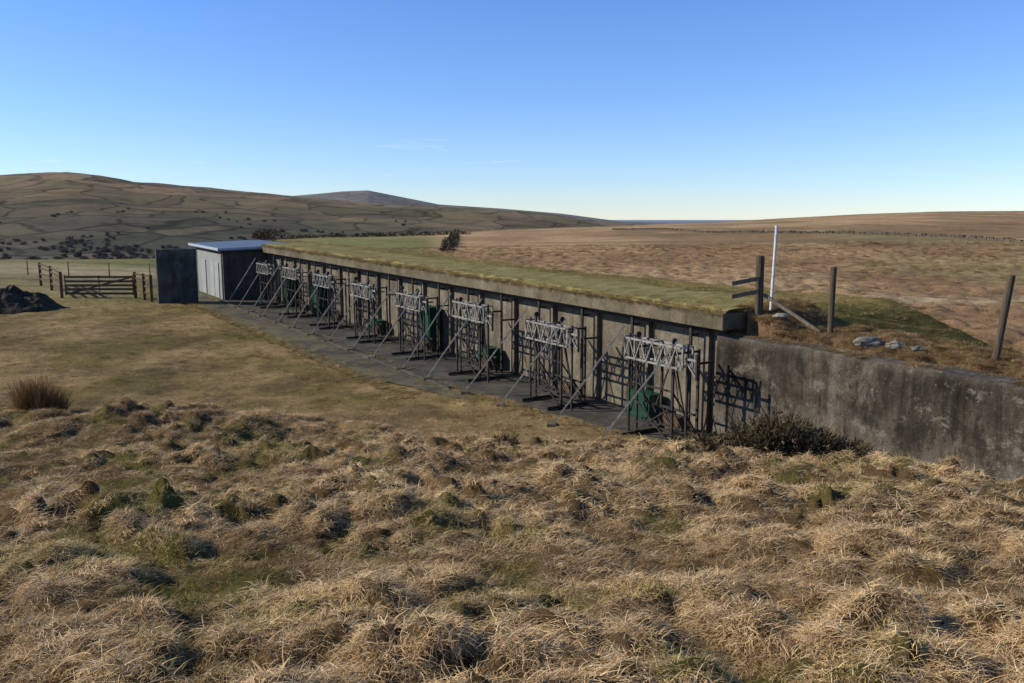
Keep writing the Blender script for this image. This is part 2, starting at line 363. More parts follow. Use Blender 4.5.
def tuft(name,n,rad,L0,L1,w,lean,up,droop,seed,coll,mat):
    rg=np.random.default_rng(seed);V=[];F=[];B=[]
    for k in range(n):
        a=rg.uniform(0,2*math.pi);q=rad*math.sqrt(rg.uniform());px,py=q*math.cos(a),q*math.sin(a)
        hd=rg.normal(0,.75) if rg.uniform()<lean else rg.uniform(-math.pi,math.pi)
        L=rg.uniform(L0,L1);el=math.radians(rg.uniform(up-25,up+20));dr=math.radians(rg.uniform(droop*.5,droop*1.3))
        pz=-.03;ns=3;ww=w*rg.uniform(.6,1.3);bl=rg.uniform();i0=len(V)
        tw=rg.uniform(-.8,.8)
        for i in range(ns+1):
            f=i/ns;wd=ww*(1-f)**.6*.5
            sx,sy=-math.sin(hd+tw),math.cos(hd+tw)
            if i<ns:
                V.append((px-sx*wd,py-sy*wd,pz));V.append((px+sx*wd,py+sy*wd,pz));B+= [bl,bl]
            else: V.append((px,py,pz));B.append(bl)
            px+=math.cos(el)*math.cos(hd)*L/ns;py+=math.cos(el)*math.sin(hd)*L/ns;pz+=math.sin(el)*L/ns
            el-=dr/ns;hd+=rg.normal(0,.22)
        for i in range(ns-1): F.append((i0+2*i,i0+2*i+1,i0+2*i+3,i0+2*i+2))
        F.append((i0+2*ns-2,i0+2*ns-1,i0+2*ns))
    me=bpy.data.meshes.new(name);me.from_pydata(V,[],F)
    at=me.attributes.new('bl','FLOAT','POINT');at.data.foreach_set('value',np.array(B,np.float32))
    me.materials.append(mat);o=bpy.data.objects.new(name,me);coll.objects.link(o)
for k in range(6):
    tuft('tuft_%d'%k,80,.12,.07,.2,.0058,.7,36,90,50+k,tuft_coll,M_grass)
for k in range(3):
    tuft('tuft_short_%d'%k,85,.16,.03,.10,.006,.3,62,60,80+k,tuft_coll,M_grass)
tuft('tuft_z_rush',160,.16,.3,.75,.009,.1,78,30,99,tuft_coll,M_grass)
def scatter(name,P,rot,scl,idx,green,tone,coll):
    me=bpy.data.meshes.new(name);n=len(P);me.vertices.add(n);me.vertices.foreach_set('co',np.asarray(P,np.float32).ravel())
    a=me.attributes.new('rot','FLOAT_VECTOR','POINT');a.data.foreach_set('vector',np.asarray(rot,np.float32).ravel())
    a=me.attributes.new('scl','FLOAT_VECTOR','POINT');a.data.foreach_set('vector',np.asarray(scl,np.float32).ravel())
    a=me.attributes.new('idx','INT','POINT');a.data.foreach_set('value',np.asarray(idx,np.int32))
    a=me.attributes.new('green','FLOAT','POINT');a.data.foreach_set('value',np.asarray(green,np.float32))
    a=me.attributes.new('tone','FLOAT','POINT');a.data.foreach_set('value',np.asarray(tone,np.float32))
    o=bpy.data.objects.new(name,me);scene.collection.objects.link(o)
    ng=bpy.data.node_groups.new(name+'_gn','GeometryNodeTree')
    ng.interface.new_socket('Geometry',in_out='INPUT',socket_type='NodeSocketGeometry')
    ng.interface.new_socket('Geometry',in_out='OUTPUT',socket_type='NodeSocketGeometry')
    gi=ng.nodes.new('NodeGroupInput');go=ng.nodes.new('NodeGroupOutput')
    ip=ng.nodes.new('GeometryNodeInstanceOnPoints');ci=ng.nodes.new('GeometryNodeCollectionInfo')
    ci.inputs['Collection'].default_value=coll;ci.inputs['Separate Children'].default_value=True;ci.inputs['Reset Children'].default_value=True
    def na(nm,dt):
        q=ng.nodes.new('GeometryNodeInputNamedAttribute');q.data_type=dt;q.inputs['Name'].default_value=nm
        return q.outputs['Attribute']
    L=ng.links.new
    L(gi.outputs[0],ip.inputs['Points']);L(ci.outputs[0],ip.inputs['Instance']);ip.inputs['Pick Instance'].default_value=True
    L(na('idx','INT'),ip.inputs['Instance Index']);L(na('rot','FLOAT_VECTOR'),ip.inputs['Rotation']);L(na('scl','FLOAT_VECTOR'),ip.inputs['Scale'])
    L(ip.outputs[0],go.inputs[0])
    md=o.modifiers.new('scatter','NODES');md.node_group=ng
    return o
def wedge(n,r0,r1,half=37):
    r=np.sqrt(rng.uniform(r0*r0,r1*r1,n));a=np.radians(rng.uniform(-half,half,n))
    return r*np.sin(a),r*np.cos(a)
acc={k:[] for k in('P','rot','scl','idx','green','tone')}
def add(x,y,z,rz,sc,sz,idx,gr,tn,tilt=None):
    # keep the wall-foot gorse clear of grass
    kb=~((np.abs(x-5.1)<1.5)&(np.abs(y-14.75)<.45))
    n=len(x);ty=rng.normal(0,.12,n)+(0 if tilt is None else tilt)
    acc['P'].append(np.stack([x,y,z],1)[kb])
    acc['rot'].append(np.stack([rng.normal(0,.12,n),ty,rz],1)[kb])
    acc['scl'].append(np.stack([sc,sc,sz],1)[kb]);acc['idx'].append(idx[kb]);acc['green'].append(gr[kb]);acc['tone'].append(tn[kb])
def grad(x,y,e=.05):
    return (micro(x+e,y)-micro(x-e,y))/(2*e),(micro(x,y+e)-micro(x,y-e))/(2*e)
for n,r0,r1,sc0 in ((10500,1.6,9,.82),(23000,9,27,1.1)):
    x,y=wedge(n,r0,r1);m=tmask(x,y);g=greenmask(x,y)
    keep=(rng.uniform(size=n)<m)&(m>.25);x,y,g=x[keep],y[keep],g[keep];n=len(x)
    mc=micro(x,y);z=base_height(x,y)+mc
    hi=sst(.0,.3,mc)
    keep=rng.uniform(size=n)<.4+.6*hi;x,y,g,mc,z,hi=x[keep],y[keep],g[keep],mc[keep],z[keep],hi[keep];n=len(x)
    gx,gy=grad(x,y);sl=np.hypot(gx,gy)
    rz=np.arctan2(-gy-.15,-gx+.12)+rng.normal(0,.45,n)
    lush=rng.uniform(size=n)<g*.8*(1-hi*.6)
    sc=sc0*rng.uniform(.6,1.3,n)*(1-.1*g)
    idx=np.where(lush,rng.integers(6,9,n),rng.integers(0,6,n))
    gr=np.where(lush,rng.uniform(.5,1,n),np.clip(g*.7-hi*.3+rng.normal(0,.08,n),0,.9))
    tn=np.clip(.33+.4*(fbm(x/.7,y/.7,3,301)-.5)*2+hi*.36+rng.normal(0,.12,n),0,1)
    bkm=np.exp(-((x+9.0)/4.6)**2-((y-18.6)/2.0)**2);tn=np.clip(tn-.28*bkm,0,1)  # shadow on the left bank's near face, painted into the grass tone
    add(x,y,z,rz,sc,sc*rng.uniform(.7,1.1,n),idx,gr,tn,np.arctan(sl)*.6)
x,y=wedge(22000,17,56,38);s,t=st(x,y)
keep=(t>np.where(s>8,4.9,tedge(s)+.05))&(tmask(x,y)<.7)&~((s<-.6)&(t<.35))
x,y,s,t=x[keep],y[keep],s[keep],t[keep];n=len(x);g=np.clip(1-sst(.33,.56,fbm(x/3,y/3,4,200))+rng.normal(0,.15,n),0,1)
add(x,y,H(x,y),rng.uniform(0,6.28,n),rng.uniform(.7,1.5,n),rng.uniform(.5,1.1,n),np.where(rng.uniform(size=n)<.4,rng.integers(0,6,n),rng.integers(6,9,n)),g*.6,np.clip(.42+.9*(fbm(x/1.3,y/1.3,3,77)-.5)+rng.normal(0,.15,n),0,1))
n=7000;s=rng.uniform(-9,44,n);t=rng.uniform(-8,-.9,n)
x=4.8-.546*s-.8376*t;y=21+.8376*s-.546*t
add(x,y,H(x,y),rng.uniform(0,6.28,n),rng.uniform(.8,1.5,n),rng.uniform(.5,1.0,n),rng.integers(6,9,n),np.clip(.55+rng.normal(0,.2,n),0,1),np.clip(.45-.3*sst(1,2.5,-s)+rng.normal(0,.15,n),0,1))  # tone lowered on the mound end: its shade painted into the grass
n=2800;s=rng.uniform(-12,-.8,n);t=rng.uniform(-2.2,-.16,n);x=4.8-.546*s-.8376*t;y=21+.8376*s-.546*t
add(x,y,H(x,y),rng.normal(math.radians(213),.9,n),rng.uniform(.6,1.25,n),rng.uniform(.5,1.1,n),rng.integers(0,6,n),np.clip(rng.normal(.12,.2,n),0,1),np.clip(.3+rng.normal(0,.17,n),0,1))
n=700;s=rng.uniform(-12,-.9,n);t=rng.uniform(-.2,.12,n);k=fbm(s*1.2,s*0+3,3,19)>.47;s,t=s[k],t[k];n=len(s);x=4.8-.546*s-.8376*t;y=21+.8376*s-.546*t
add(x,y,2.6+.019*s,rng.normal(math.radians(213),.6,n),rng.uniform(.6,1.2,n),rng.uniform(.4,.9,n),rng.integers(0,6,n),np.clip(rng.normal(.1,.2,n),0,1),np.clip(.3+rng.normal(0,.17,n),0,1))
n=7000;s=rng.uniform(-1.1,34.4,n);t=rng.uniform(-1,.57,n);x=4.8-.546*s-.8376*t;y=21+.8376*s-.546*t
add(x,y,3.13+.019*s+.07*fbm(x,y,2,5),rng.uniform(0,6.28,n),rng.uniform(.6,1.1,n),rng.uniform(.5,1.0,n),rng.integers(6,9,n),np.clip(.5+rng.normal(0,.25,n),0,1),np.clip(.45+.6*(fbm(x/1.2,y/1.2,3,78)-.5)+rng.normal(0,.15,n),0,1))
n=1100;s=rng.uniform(-1.1,34.4,n);t=rng.uniform(.5,.6,n);x=4.8-.546*s-.8376*t;y=21+.8376*s-.546*t
add(x,y,3.11+.019*s,rng.normal(math.radians(213),.4,n),rng.uniform(.4,1.1,n),rng.uniform(.3,.8,n),rng.integers(0,6,n),np.clip(.35+rng.normal(0,.3,n),0,1),np.clip(.4+rng.normal(0,.15,n),0,1))
n=1500;s=rng.uniform(-.6,9,n);t=tedge(s)+np.abs(rng.normal(0,.3,n));x=4.8-.546*s-.8376*t;y=21+.8376*s-.546*t
add(x,y,H(x,y)-.03,rng.uniform(0,6.28,n),rng.uniform(.7,1.2,n),rng.uniform(.6,1.1,n),rng.integers(0,6,n),np.clip(rng.normal(.3,.25,n),0,1),np.clip(.42+rng.normal(0,.15,n),0,1))
n=1300;s=rng.uniform(7,40,n);t=4.75-np.abs(rng.normal(0,.35,n))+.25;x=4.8-.546*s-.8376*t;y=21+.8376*s-.546*t
add(x,y,.019*s+.02,rng.uniform(0,6.28,n),rng.uniform(.6,1.2,n),rng.uniform(.4,.9,n),rng.integers(0,9,n),np.clip(rng.normal(.4,.25,n),0,1),np.clip(.42+rng.normal(0,.15,n),0,1))
n=420;s=rng.uniform(2,34,n);t=rng.uniform(2.6,3.6,n);x=4.8-.546*s-.8376*t;y=21+.8376*s-.546*t
add(x,y,.019*s+.02,rng.uniform(0,6.28,n),rng.uniform(.4,.9,n),rng.uniform(.4,.9,n),rng.integers(0,9,n),np.clip(rng.normal(.4,.25,n),0,1),np.clip(.35+rng.normal(0,.15,n),0,1))
n=1400;s=rng.uniform(-12,-.6,n);t=.34+np.abs(rng.normal(0,.5,n));x=4.8-.546*s-.8376*t;y=21+.8376*s-.546*t
add(x,y,H(x,y),rng.uniform(0,6.28,n),rng.uniform(.6,1.0,n),rng.uniform(.5,.9,n),rng.integers(0,9,n),np.clip(rng.normal(.4,.3,n),0,1),np.clip(.4+rng.normal(0,.15,n),0,1))
x,y=wedge(19000,24,130,37);s,t=st(x,y);k=(t<-11)|((t<-2.6)&(s<-8));x,y=x[k],y[k];n=len(x);r=np.hypot(x,y)
sc=rng.uniform(.9,1.6,n)*(1+r/90)
add(x,y,H(x,y),rng.normal(3.6,.8,n),sc,sc*.6,rng.integers(0,6,n),np.clip(rng.normal(.05,.1,n),0,1),np.clip(.36+rng.normal(0,.14,n)+1.0*(fbm(x/5,y/9,4,9)-.5),0,1))
cat=lambda k:np.concatenate(acc[k])
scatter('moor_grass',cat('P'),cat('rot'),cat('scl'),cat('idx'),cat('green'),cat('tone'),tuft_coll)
def rushes(cx,cy,n,rad,sc,nm='rush_clump'):
    x=cx+rng.normal(0,rad,n);y=cy+rng.normal(0,rad,n)
    return scatter(nm,np.stack([x,y,H(x,y)],1),np.stack([rng.normal(0,.15,n),rng.normal(0,.15,n),rng.uniform(0,6,n)],1),
        np.stack([np.full(n,sc)]*3,1)*rng.uniform(.8,1.2,(n,1)),np.full(n,9),rng.uniform(0,.1,n),rng.uniform(.0,.08,n),tuft_coll)
rushes(-12.2,21.2,13,.26,1.4)
# ---------------------------------------------------------------- foliage masses
def leafy(name,blobs,n,size,mat,stems=0,seed=1,coll=None,elong=1.0):
    rg=np.random.default_rng(seed)
    Bl=np.array(blobs,float);wts=(Bl[:,3]*Bl[:,4]*Bl[:,5])**.8;wts/=wts.sum()
    b=Bl[rg.choice(len(Bl),n,p=wts)]
    d=rg.normal(size=(n,3));d/=np.linalg.norm(d,axis=1,keepdims=True);q=rg.uniform(.3,1.2,(n,1))**.6
    c=b[:,:3]+d*q*b[:,3:6]
    u=d+rg.normal(size=(n,3))*.7;u/=np.linalg.norm(u,axis=1,keepdims=True);v=np.cross(u,rg.normal(size=(n,3)));v/=np.linalg.norm(v,axis=1,keepdims=True)
    L=size*rg.uniform(.5,1.5,(n,1))
    V=np.stack([c-v*L*.4,c+v*L*.4,c+u*L*elong+v*L*.1],1).reshape(-1,3).tolist()
    F=[(3*i,3*i+1,3*i+2) for i in range(n)]
    for k in range(stems):
        bb=Bl[rg.integers(len(Bl))];cc=bb[:3];a=rg.uniform(0,6.28)
        tip=cc+np.array([math.cos(a)*bb[3],math.sin(a)*bb[4],rg.uniform(.3,1.35)*bb[5]])*rg.uniform(.75,1.2);i=len(V)
        base=np.array([cc[0],cc[1],cc[2]-bb[5]*.8])
        for p_ in (base,tip):
            w_=size*.12
            V+= [list(p_+np.array([w_,0,0])),list(p_+np.array([-w_*.5,w_,0])),list(p_+np.array([-w_*.5,-w_,0]))]
        F+= [(i,i+1,i+4,i+3),(i+1,i+2,i+5,i+4),(i+2,i,i+3,i+5)]
    me=bpy.data.meshes.new(name);me.from_pydata(V,[],F);me.materials.append(mat)
    o=bpy.data.objects.new(name,me)
    (coll or scene.collection).objects.link(o);return o
def fol(name,a,b_,sc=4):
    m,nt,b=newmat(name);p=pos(nt)
    nt.links.new(ramp(nt,noise(nt,p,sc,5,.7),[(.38,a),(.62,b_)]),b.inputs['Base Color']);return m
M_gorse=fol('gorse_foliage',(.04,.038,.015),(.19,.13,.065),8)
M_tree=fol('woodland_foliage',(.075,.075,.062),(.12,.10,.08),.02)
M_hedge=fol('hedge_foliage',(.05,.042,.026),(.12,.09,.055),.3)
bx,by=4.85,14.75
def HB(dx,dy): return Hs(bx+dx,by+dy)
leafy('gorse_bush',[(bx-.95,by+.2,HB(-.95,.2)+.22,.5,.42,.3),(bx-.5,by+.1,HB(-.5,.1)+.42,.5,.45,.42),(bx+.0,by+.1,HB(0,.1)+.5,.5,.45,.45),(bx+.5,by-.0,HB(.5,0)+.34,.5,.42,.36),(bx+1.0,by-.1,HB(1.,-.1)+.22,.5,.38,.26),(bx+1.5,by-.1,HB(1.5,-.1)+.14,.45,.32,.2),(bx+1.9,by-.2,HB(1.9,-.2)+.05,.35,.3,.13)],8500,.04,M_gorse,1500,3,elong=2.0)
bx,by=3.9,17.6;bz=Hs(bx,by)
leafy('gorse_bush',[(bx,by,bz+.12,.5,.3,.2),(bx+.5,by-.1,bz+.1,.4,.3,.18)],1600,.045,M_gorse,260,4,elong=1.6)
bx,by=-.2,17.4;bz=Hs(bx,by)
leafy('heather_clump',[(bx,by,bz+.16,.34,.28,.22),(bx-.3,by+.1,bz+.05,.25,.25,.14)],900,.04,M_hedge,260,5,elong=1.8)
q=W(46,-3.5,3.1);leafy('hawthorn_bush',[(q.x,q.y,q.z+.2,1.0,.8,.35),(q.x-.7,q.y,q.z+.1,.6,.6,.25)],800,.12,M_hedge,90,6)
bl=[]
for k in range(46):
    f=k/45;x=-8.3-9*f+random.uniform(-.5,.5);y=112+150*f;hh=.25+random.random()*.75;bl.append((x,y,Hs(x,y)+hh*.5,.5+random.random()*.5,2.4,hh))
leafy('hedgerow',bl,6000,.32,M_hedge,160,8)
bl=[]
for k in range(60):
    f=k/59;x=-14-95*f;y=262-30*f+random.uniform(-3,3);bl.append((x,y,Hs(x,y)+.3,1.8,2,.3+random.random()*.6))
leafy('hedgerow',bl,5000,.5,M_hedge,0,9)
wood_coll=bpy.data.collections.new('tree_library')
for k in range(4):
    rg=random.Random(k);leafy('tree_%d'%k,[(rg.uniform(-2,2),rg.uniform(-2,2),rg.uniform(2,4),rg.uniform(1.6,2.6),rg.uniform(1.6,2.6),rg.uniform(1.6,2.6)) for _ in range(4)],260,.8,M_tree,30,20+k,coll=wood_coll)
x,y=wedge(26000,400,1700,36);r=np.hypot(x,y);ph=np.arctan2(x,y)
d=fbm(x/110,y/70,4,500);dens=sst(.50,.60,d)*(1-sst(700,1150,r))
line=(np.abs(fbm(x/130,y/130,2,520)-.5)<.004)&(r<1500)
kk=(ph<phi(560))&((rng.uniform(size=len(x))<dens*.8)|line)&(r>tab(ph,[0,150,250,300,450,700],[420,420,450,500,620,900]))&(base_height(x,y)<45)
x,y=x[kk],y[kk];n=len(x);sc=rng.uniform(.45,1.0,n)
scatter('woodland',np.stack([x,y,H(x,y)-.5],1),np.stack([np.zeros(n),np.zeros(n),rng.uniform(0,6,n)],1),np.stack([sc,sc,sc*.8],1),rng.integers(0,4,n),np.zeros(n),np.zeros(n),wood_coll)
# ---------------------------------------------------------------- gallery
gal=empty('target_gallery_building')
bm=bmesh.new();sbox(bm,-.7,34.75,-.35,0,-.3,2.72);mkobj('back_wall',bm,M_back,gal)
bm=bmesh.new();sbox(bm,-1.15,34.4,-1.1,.6,2.72,3.12);mkobj('roof_slab',bm,M_fas,gal,.02)
bm=bmesh.new()
ns=150
vs=[]
ts=[.56,.40,.1,-.3,-.9,-1.5,-2.2]
for i in range(ns+1):
    s_=-1.13+i*35.5/ns;row=[]
    for j,t_ in enumerate(ts):
        pp=W(s_,t_+(.05*random.uniform(-1,1) if j==0 else 0),3.125+(0 if j==0 else .05+.06*random.random()));row.append(bm.verts.new(pp))
    vs.append(row)
for i in range(ns):
    for j in range(len(ts)-1): bm.faces.new((vs[i][j],vs[i+1][j],vs[i+1][j+1],vs[i][j+1]))
m,nt,b=newmat('turf');p=pos(nt)
c=ramp(nt,noise(nt,p,1.2,8,.7),[(.3,(.18,.155,.04)),(.5,(.27,.215,.07)),(.7,(.36,.265,.11))]);c=mix(nt,.8,c,ramp(nt,noise(nt,p,16,5,.7),[(.3,(.5,.5,.45)),(.7,(1.4,1.4,1.3))]),'MULTIPLY')
nt.links.new(c,b.inputs['Base Color']);bump(nt,b,noise(nt,p,14,6,.7),.8,.05);M_turf=m
mkobj('roof_turf',bm,M_turf,gal)
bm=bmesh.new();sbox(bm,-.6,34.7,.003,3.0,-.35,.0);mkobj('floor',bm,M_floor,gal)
bm=bmesh.new();sbox(bm,7.5,34.6,3.003,3.2,-.35,.06);mkobj('kerb',bm,M_floor,gal,.02)
bm=bmesh.new()
for k in range(17):
    s_=-.2+k*2.185
    sbox(bm,s_-.09,s_+.09,.002,.14,.002,2.718)
mkobj('pilasters',bm,M_back,gal,.01)
bm=bmesh.new()
for k in range(17):
    s_=-.2+k*2.185+.25
    beam(bm,W(s_,.42,.002),W(s_,.42,2.718),.08,.05)
    beam(bm,W(s_,.16,2.45),W(s_,.42,2.45),.05,.05)
beam(bm,W(-.4,.30,2.62),W(34.3,.30,2.62),.05,.08)
mkobj('roof_stanchions',bm,M_steel,gal)
bm=bmesh.new()
for s_,w_,h_ in ((13.6,.8,1.7),(25.6,.8,1.7),(9.3,.8,.75),(18.4,.9,.6),(30,.8,1.6),(1.3,.9,.7)):
    sbox(bm,s_,s_+w_,.16,.6,.003,h_);sbox(bm,s_+.05,s_+w_-.05,.601,.63,.06,h_-.06)
mkobj('green_lockers',bm,M_green,gal,.01)
rw=empty('retaining_wall')
bm=bmesh.new();nn_=200
rg=random.Random(2);rings=[]
for i in range(nn_+1):
    s_=-16+i*(15.3/nn_);e=lambda a:rg.uniform(-a,a)
    ch=.05*max(0,vn(np.array([s_*2.3]),np.array([7.]),9)[0]-.5)*4
    tp=2.60+.012*math.sin(s_*1.7)
    prof=[(-.35,-1.4),(-.35,tp+e(.006)),(.0,tp+e(.012)),(.26,tp-ch*.5+e(.01)),(.3-ch*.4,tp-.05-ch+e(.012)),(.3+e(.004),1.9),(.3+e(.005),1.0),(.3,-1.4)]
    rings.append([bm.verts.new(W(s_,a_,b_)) for a_,b_ in prof])
for a_,b_ in zip(rings,rings[1:]):
    for j in range(7): bm.faces.new((a_[j],b_[j],b_[j+1],a_[j+1]))
bm.faces.new(rings[0]);bm.faces.new(rings[-1])
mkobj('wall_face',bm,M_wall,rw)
bm=bmesh.new();rows=[]
for i in range(140):
    s_=6.0+i*.32;e=4.75+.7*(float(vn(np.array([s_*.7]),np.array([3.]),3)[0])-.5)+.14*random.uniform(-1,1)
    wd=np.interp(s_,[6,11],[0.25,1]);e=3.22+(e-3.22)*wd
    rows.append([bm.verts.new(W(s_,t_,.012+.012*(1-abs(f*2-1)))) for f,t_ in ((f,3.205+(e-3.205)*f) for f in (0,.33,.66,1))])
for a_,b_ in zip(rows,rows[1:]):
    for j in range(3): bm.faces.new((a_[j],b_[j],b_[j+1],a_[j+1]))
mkobj('tarmac_path',bm,M_tar)
# ---------------------------------------------------------------- target frames
def target_frame(sc,k):
    e=empty('target_frame');bm=bmesh.new();rr_=random.Random(k)
    T=1.8;zt=2.33;zb=1.85;lift=rr_.uniform(-.08,.08);zt+=lift;zb+=lift;hw=1.0
    def P(ds,t,h): return W(sc+ds,t,h)
    for tt in (T,T-.32):
        beam(bm,P(-hw,tt,zt),P(hw,tt,zt),.045);beam(bm,P(-hw,tt,zb),P(hw,tt,zb),.045)
        n=5
        for i in range(n):
            a=-hw+2*hw*i/n;b_=-hw+2*hw*(i+1)/n;mid=(a+b_)/2
            beam(bm,P(a,tt+.027,zb),P(mid,tt+.027,zt),.025);beam(bm,P(mid,tt+.027,zt),P(b_,tt+.027,zb),.025)
        for a in (-hw,hw): beam(bm,P(a,tt,zb),P(a,tt,zt),.04)
    for a in (-hw,0,hw):
        beam(bm,P(a,T,zt+.03),P(a,T-.32,zt+.03),.04)
    for a in (-.98,.98):
        beam(bm,P(a,T+.05,zt+.28),P(a+1.3+rr_.uniform(-.12,.12),T+1.3,.05),.04)
    for a in (-.62,.62):
        for tt in (T-.08,T-.9):
            beam(bm,P(a,tt,.003),P(a,tt,2.5 if tt>1.5 else 2.25),.06,.05,1)
        beam(bm,P(a,T-.9,2.2),P(a,T-.08,2.2),.05,.05,1)
        beam(bm,P(a,T-1.0,.06),P(a,T+.4,.06),.08,.08,1)
        beam(bm,P(a,T-.9,.2),P(a,T-.08,1.3),.035,.035,1)
        beam(bm,P(a,T-.9,1.9),P(a,T-1.38,1.9),.05,.05,1)
        c=P(a,T-.1,2.5);rod(bm,c+Vector((-.01,.016,0)),c+Vector((.01,-.016,0)),.075,.075,14,1)
    for a in (-1.0,1.0):
        beam(bm,P(a,T-.16,.003),P(a,T-.16,zt+.1),.045,.045,1)
    for h in (.35,1.3):
        beam(bm,P(-.6,T-.08,h),P(.6,T-.08,h),.04,.04,1)
    beam(bm,P(-.6,T-.02,.1),P(.6,T-.02,.9),.03,.03,1);beam(bm,P(.6,T+.02,.1),P(-.6,T+.02,.9),.03,.03,1)
    beam(bm,P(-.98,T-.2,.5),P(-.62,T-.2,1.8),.03,.03,1);beam(bm,P(.98,T-.2,.5),P(.62,T-.2,1.8),.03,.03,1)
    beam(bm,P(-1.0,T-.1,2.15),P(-1.35,T-.1,2.15),.05,.05,0);beam(bm,P(-1.35,T-.1,1.7),P(-1.35,T-.1,2.3),.05,.05,1)
    beam(bm,P(-1.35,T-.1,1.75),P(-1.0,T-.1,2.1),.035,.035,0)
    beam(bm,P(-.9,T-.55,.75),P(.9,T-.55,.75),.05,.05,1);beam(bm,P(-.9,T-.55,.3),P(.9,T-.55,.3),.05,.05,1)
    for i in range(5):
        a=-.9+.36*i;beam(bm,P(a,T-.52,.3),P(a+.36,T-.52,.75),.03,.03,1)
    sb=[P(-.3,T-.85,.25),P(.3,T-.85,.25),P(.3,T-.6,.25),P(-.3,T-.6,.25)]
    hexa(bm,sb+[p_+Vector((0,0,.3)) for p_ in sb],2)
    beam(bm,P(-.58,T+.03,1.85),P(-.2,T+.03,.95),.03,.03,1);beam(bm,P(.58,T+.03,1.85),P(.2,T+.03,.95),.03,.03,1)
    for a in (-.45,.45): rod(bm,P(a,T-.15,2.4),P(a,T-.5,.75),.012,.012,5,1)
    for a in (-.98,.98):
        q=P(a+1.3,T+1.3,0);hexa(bm,[q+Vector((i*.16,j*.16,-.1)) for i,j in((-1,-1),(1,-1),(1,1),(-1,1))]+[q+Vector((i*.12,j*.12,.10)) for i,j in((-1,-1),(1,-1),(1,1),(-1,1))],3)
    mkobj('frame_steelwork',bm,[M_galv,M_steel,M_rust,M_fas],e)
for k in range(8): target_frame(-.09+4.37*k,k)
# ---------------------------------------------------------------- hut
hut=empty('concrete_hut')
bm=bmesh.new();sbox(bm,34.78,41.2,0.0,2.74,-.3,2.78);mkobj('walls',bm,M_dark,hut,.02)
bm=bmesh.new();sbox(bm,35.0,40.6,2.743,2.80,.02,2.6);mkobj('door_surround',bm,M_door,hut)
bm=bmesh.new()
for a_ in (35.5,36.5,38.5): sbox(bm,a_,a_+.92,2.803,2.85,.05,2.1)
mkobj('doors',bm,simple('door_leaf_paint',(.30,.305,.28),.6,0,.15,2),hut,.01)
bm=bmesh.new()
hexa(bm,[W(34.45,-1.4,2.90),W(41.6,-1.4,2.90),W(41.6,3.05,2.80),W(34.45,3.05,2.80),W(34.45,-1.4,3.13),W(41.6,-1.4,3.13),W(41.6,3.05,2.98),W(34.45,3.05,2.98)]);mkobj('roof',bm,M_lead,hut,.02)
bm=bmesh.new();hexa(bm,[W(34.40,-1.4,3.0),W(34.447,-1.4,3.0),W(34.447,3.05,2.88),W(34.40,3.05,2.88),W(34.40,-1.4,3.10),W(34.447,-1.4,3.10),W(34.447,3.05,2.97),W(34.40,3.05,2.97)]);sbox(bm,34.4,41.6,3.053,3.10,2.85,2.99);mkobj('roof_trim',bm,M_trim,hut)
wg=empty('concrete_wing_wall')
bm=bmesh.new();sbox(bm,34.5,34.85,4.25,6.35,-.3,2.98);mkobj('wall_panel',bm,M_dark,wg,.02)
# ---------------------------------------------------------------- fence on berm
fn=empty('wire_fence')
def gpt(s_,t_):
    q=W(s_,t_,0);q.z=Hs(q.x,q.y);return q
posts=[(-1.3,-.45,1.4,(-.02,0)),(-2.9,-1.0,1.5,(0,0)),(-6.6,-.9,1.62,(.22,0)),(-10.5,-.9,1.6,(0,0))]
bm=bmesh.new();tops=[]
for i,(s_,t_,h_,ln) in enumerate(posts):
    q=gpt(s_,t_);tp=q+Vector((ln[0],ln[1],h_));rod(bm,q-Vector((0,0,.4)),tp,.1 if i==0 else .065,.1 if i==0 else .07,10);tops.append((q,tp))
mkobj('posts',bm,M_wood2,fn,.01)
bm=bmesh.new()
for (q0,t0),(q1,t1) in zip(tops,tops[1:]):
    for f in (.3,.5,.7,.9):
        a_=q0.lerp(t0,f);b_=q1.lerp(t1,f);prev=a_
        for i in range(1,7):
            g_=i/6;c_=a_.lerp(b_,g_)-Vector((0,0,.05*math.sin(math.pi*g_)));rod(bm,prev,c_,.005,.005,4);prev=c_
mkobj('wires',bm,M_rust,fn)
bm=bmesh.new()
q0,t0=tops[0]
for f in (.36,.58): 
    a_=q0.lerp(t0,f);beam(bm,a_+Vector((-.68,-.1,-.06)),a_+Vector((-.05,-.1,.06)),.03,.10)
beam(bm,q0.lerp(t0,.35)+Vector((.1,0,0)),gpt(-2.7,-.9)+Vector((0,0,.02)),.075,.075)
mkobj('rails_and_brace',bm,M_wood,fn)
q=gpt(-1.35,-.8);bm=bmesh.new();rod(bm,q-Vector((0,0,.3)),q+Vector((.06,0,1.98)),.038,.036,12);rod(bm,q+Vector((.06,0,1.98)),q+Vector((.06,0,2.02)),.045,.045,12)
wp=empty('white_pole');mkobj('pole',bm,M_white,wp)
def rock(name,q,sx,sy,sz,seed):
    bm=bmesh.new();bmesh.ops.create_icosphere(bm,subdivisions=3,radius=1)
    from mathutils import noise as mn
    for v in bm.verts:
        n_=mn.noise(v.co*1.3+Vector((seed,0,0)))*.5+mn.noise(v.co*4+Vector((seed,0,0)))*.15;v.co*=1+n_;v.co=Vector((v.co.x*sx,v.co.y*sy,v.co.z*sz))+q
    return mkobj(name,bm,M_rock)
for i,(s_,t_,z_) in enumerate(((-4.2,-.6,.26),(-4.7,-.7,.17),(-1.9,-.5,.13),(-5.3,-.5,.11))): rock('boulder',gpt(s_,t_)+Vector((0,0,.08)),z_*1.2,z_*.7,z_*.5,i)
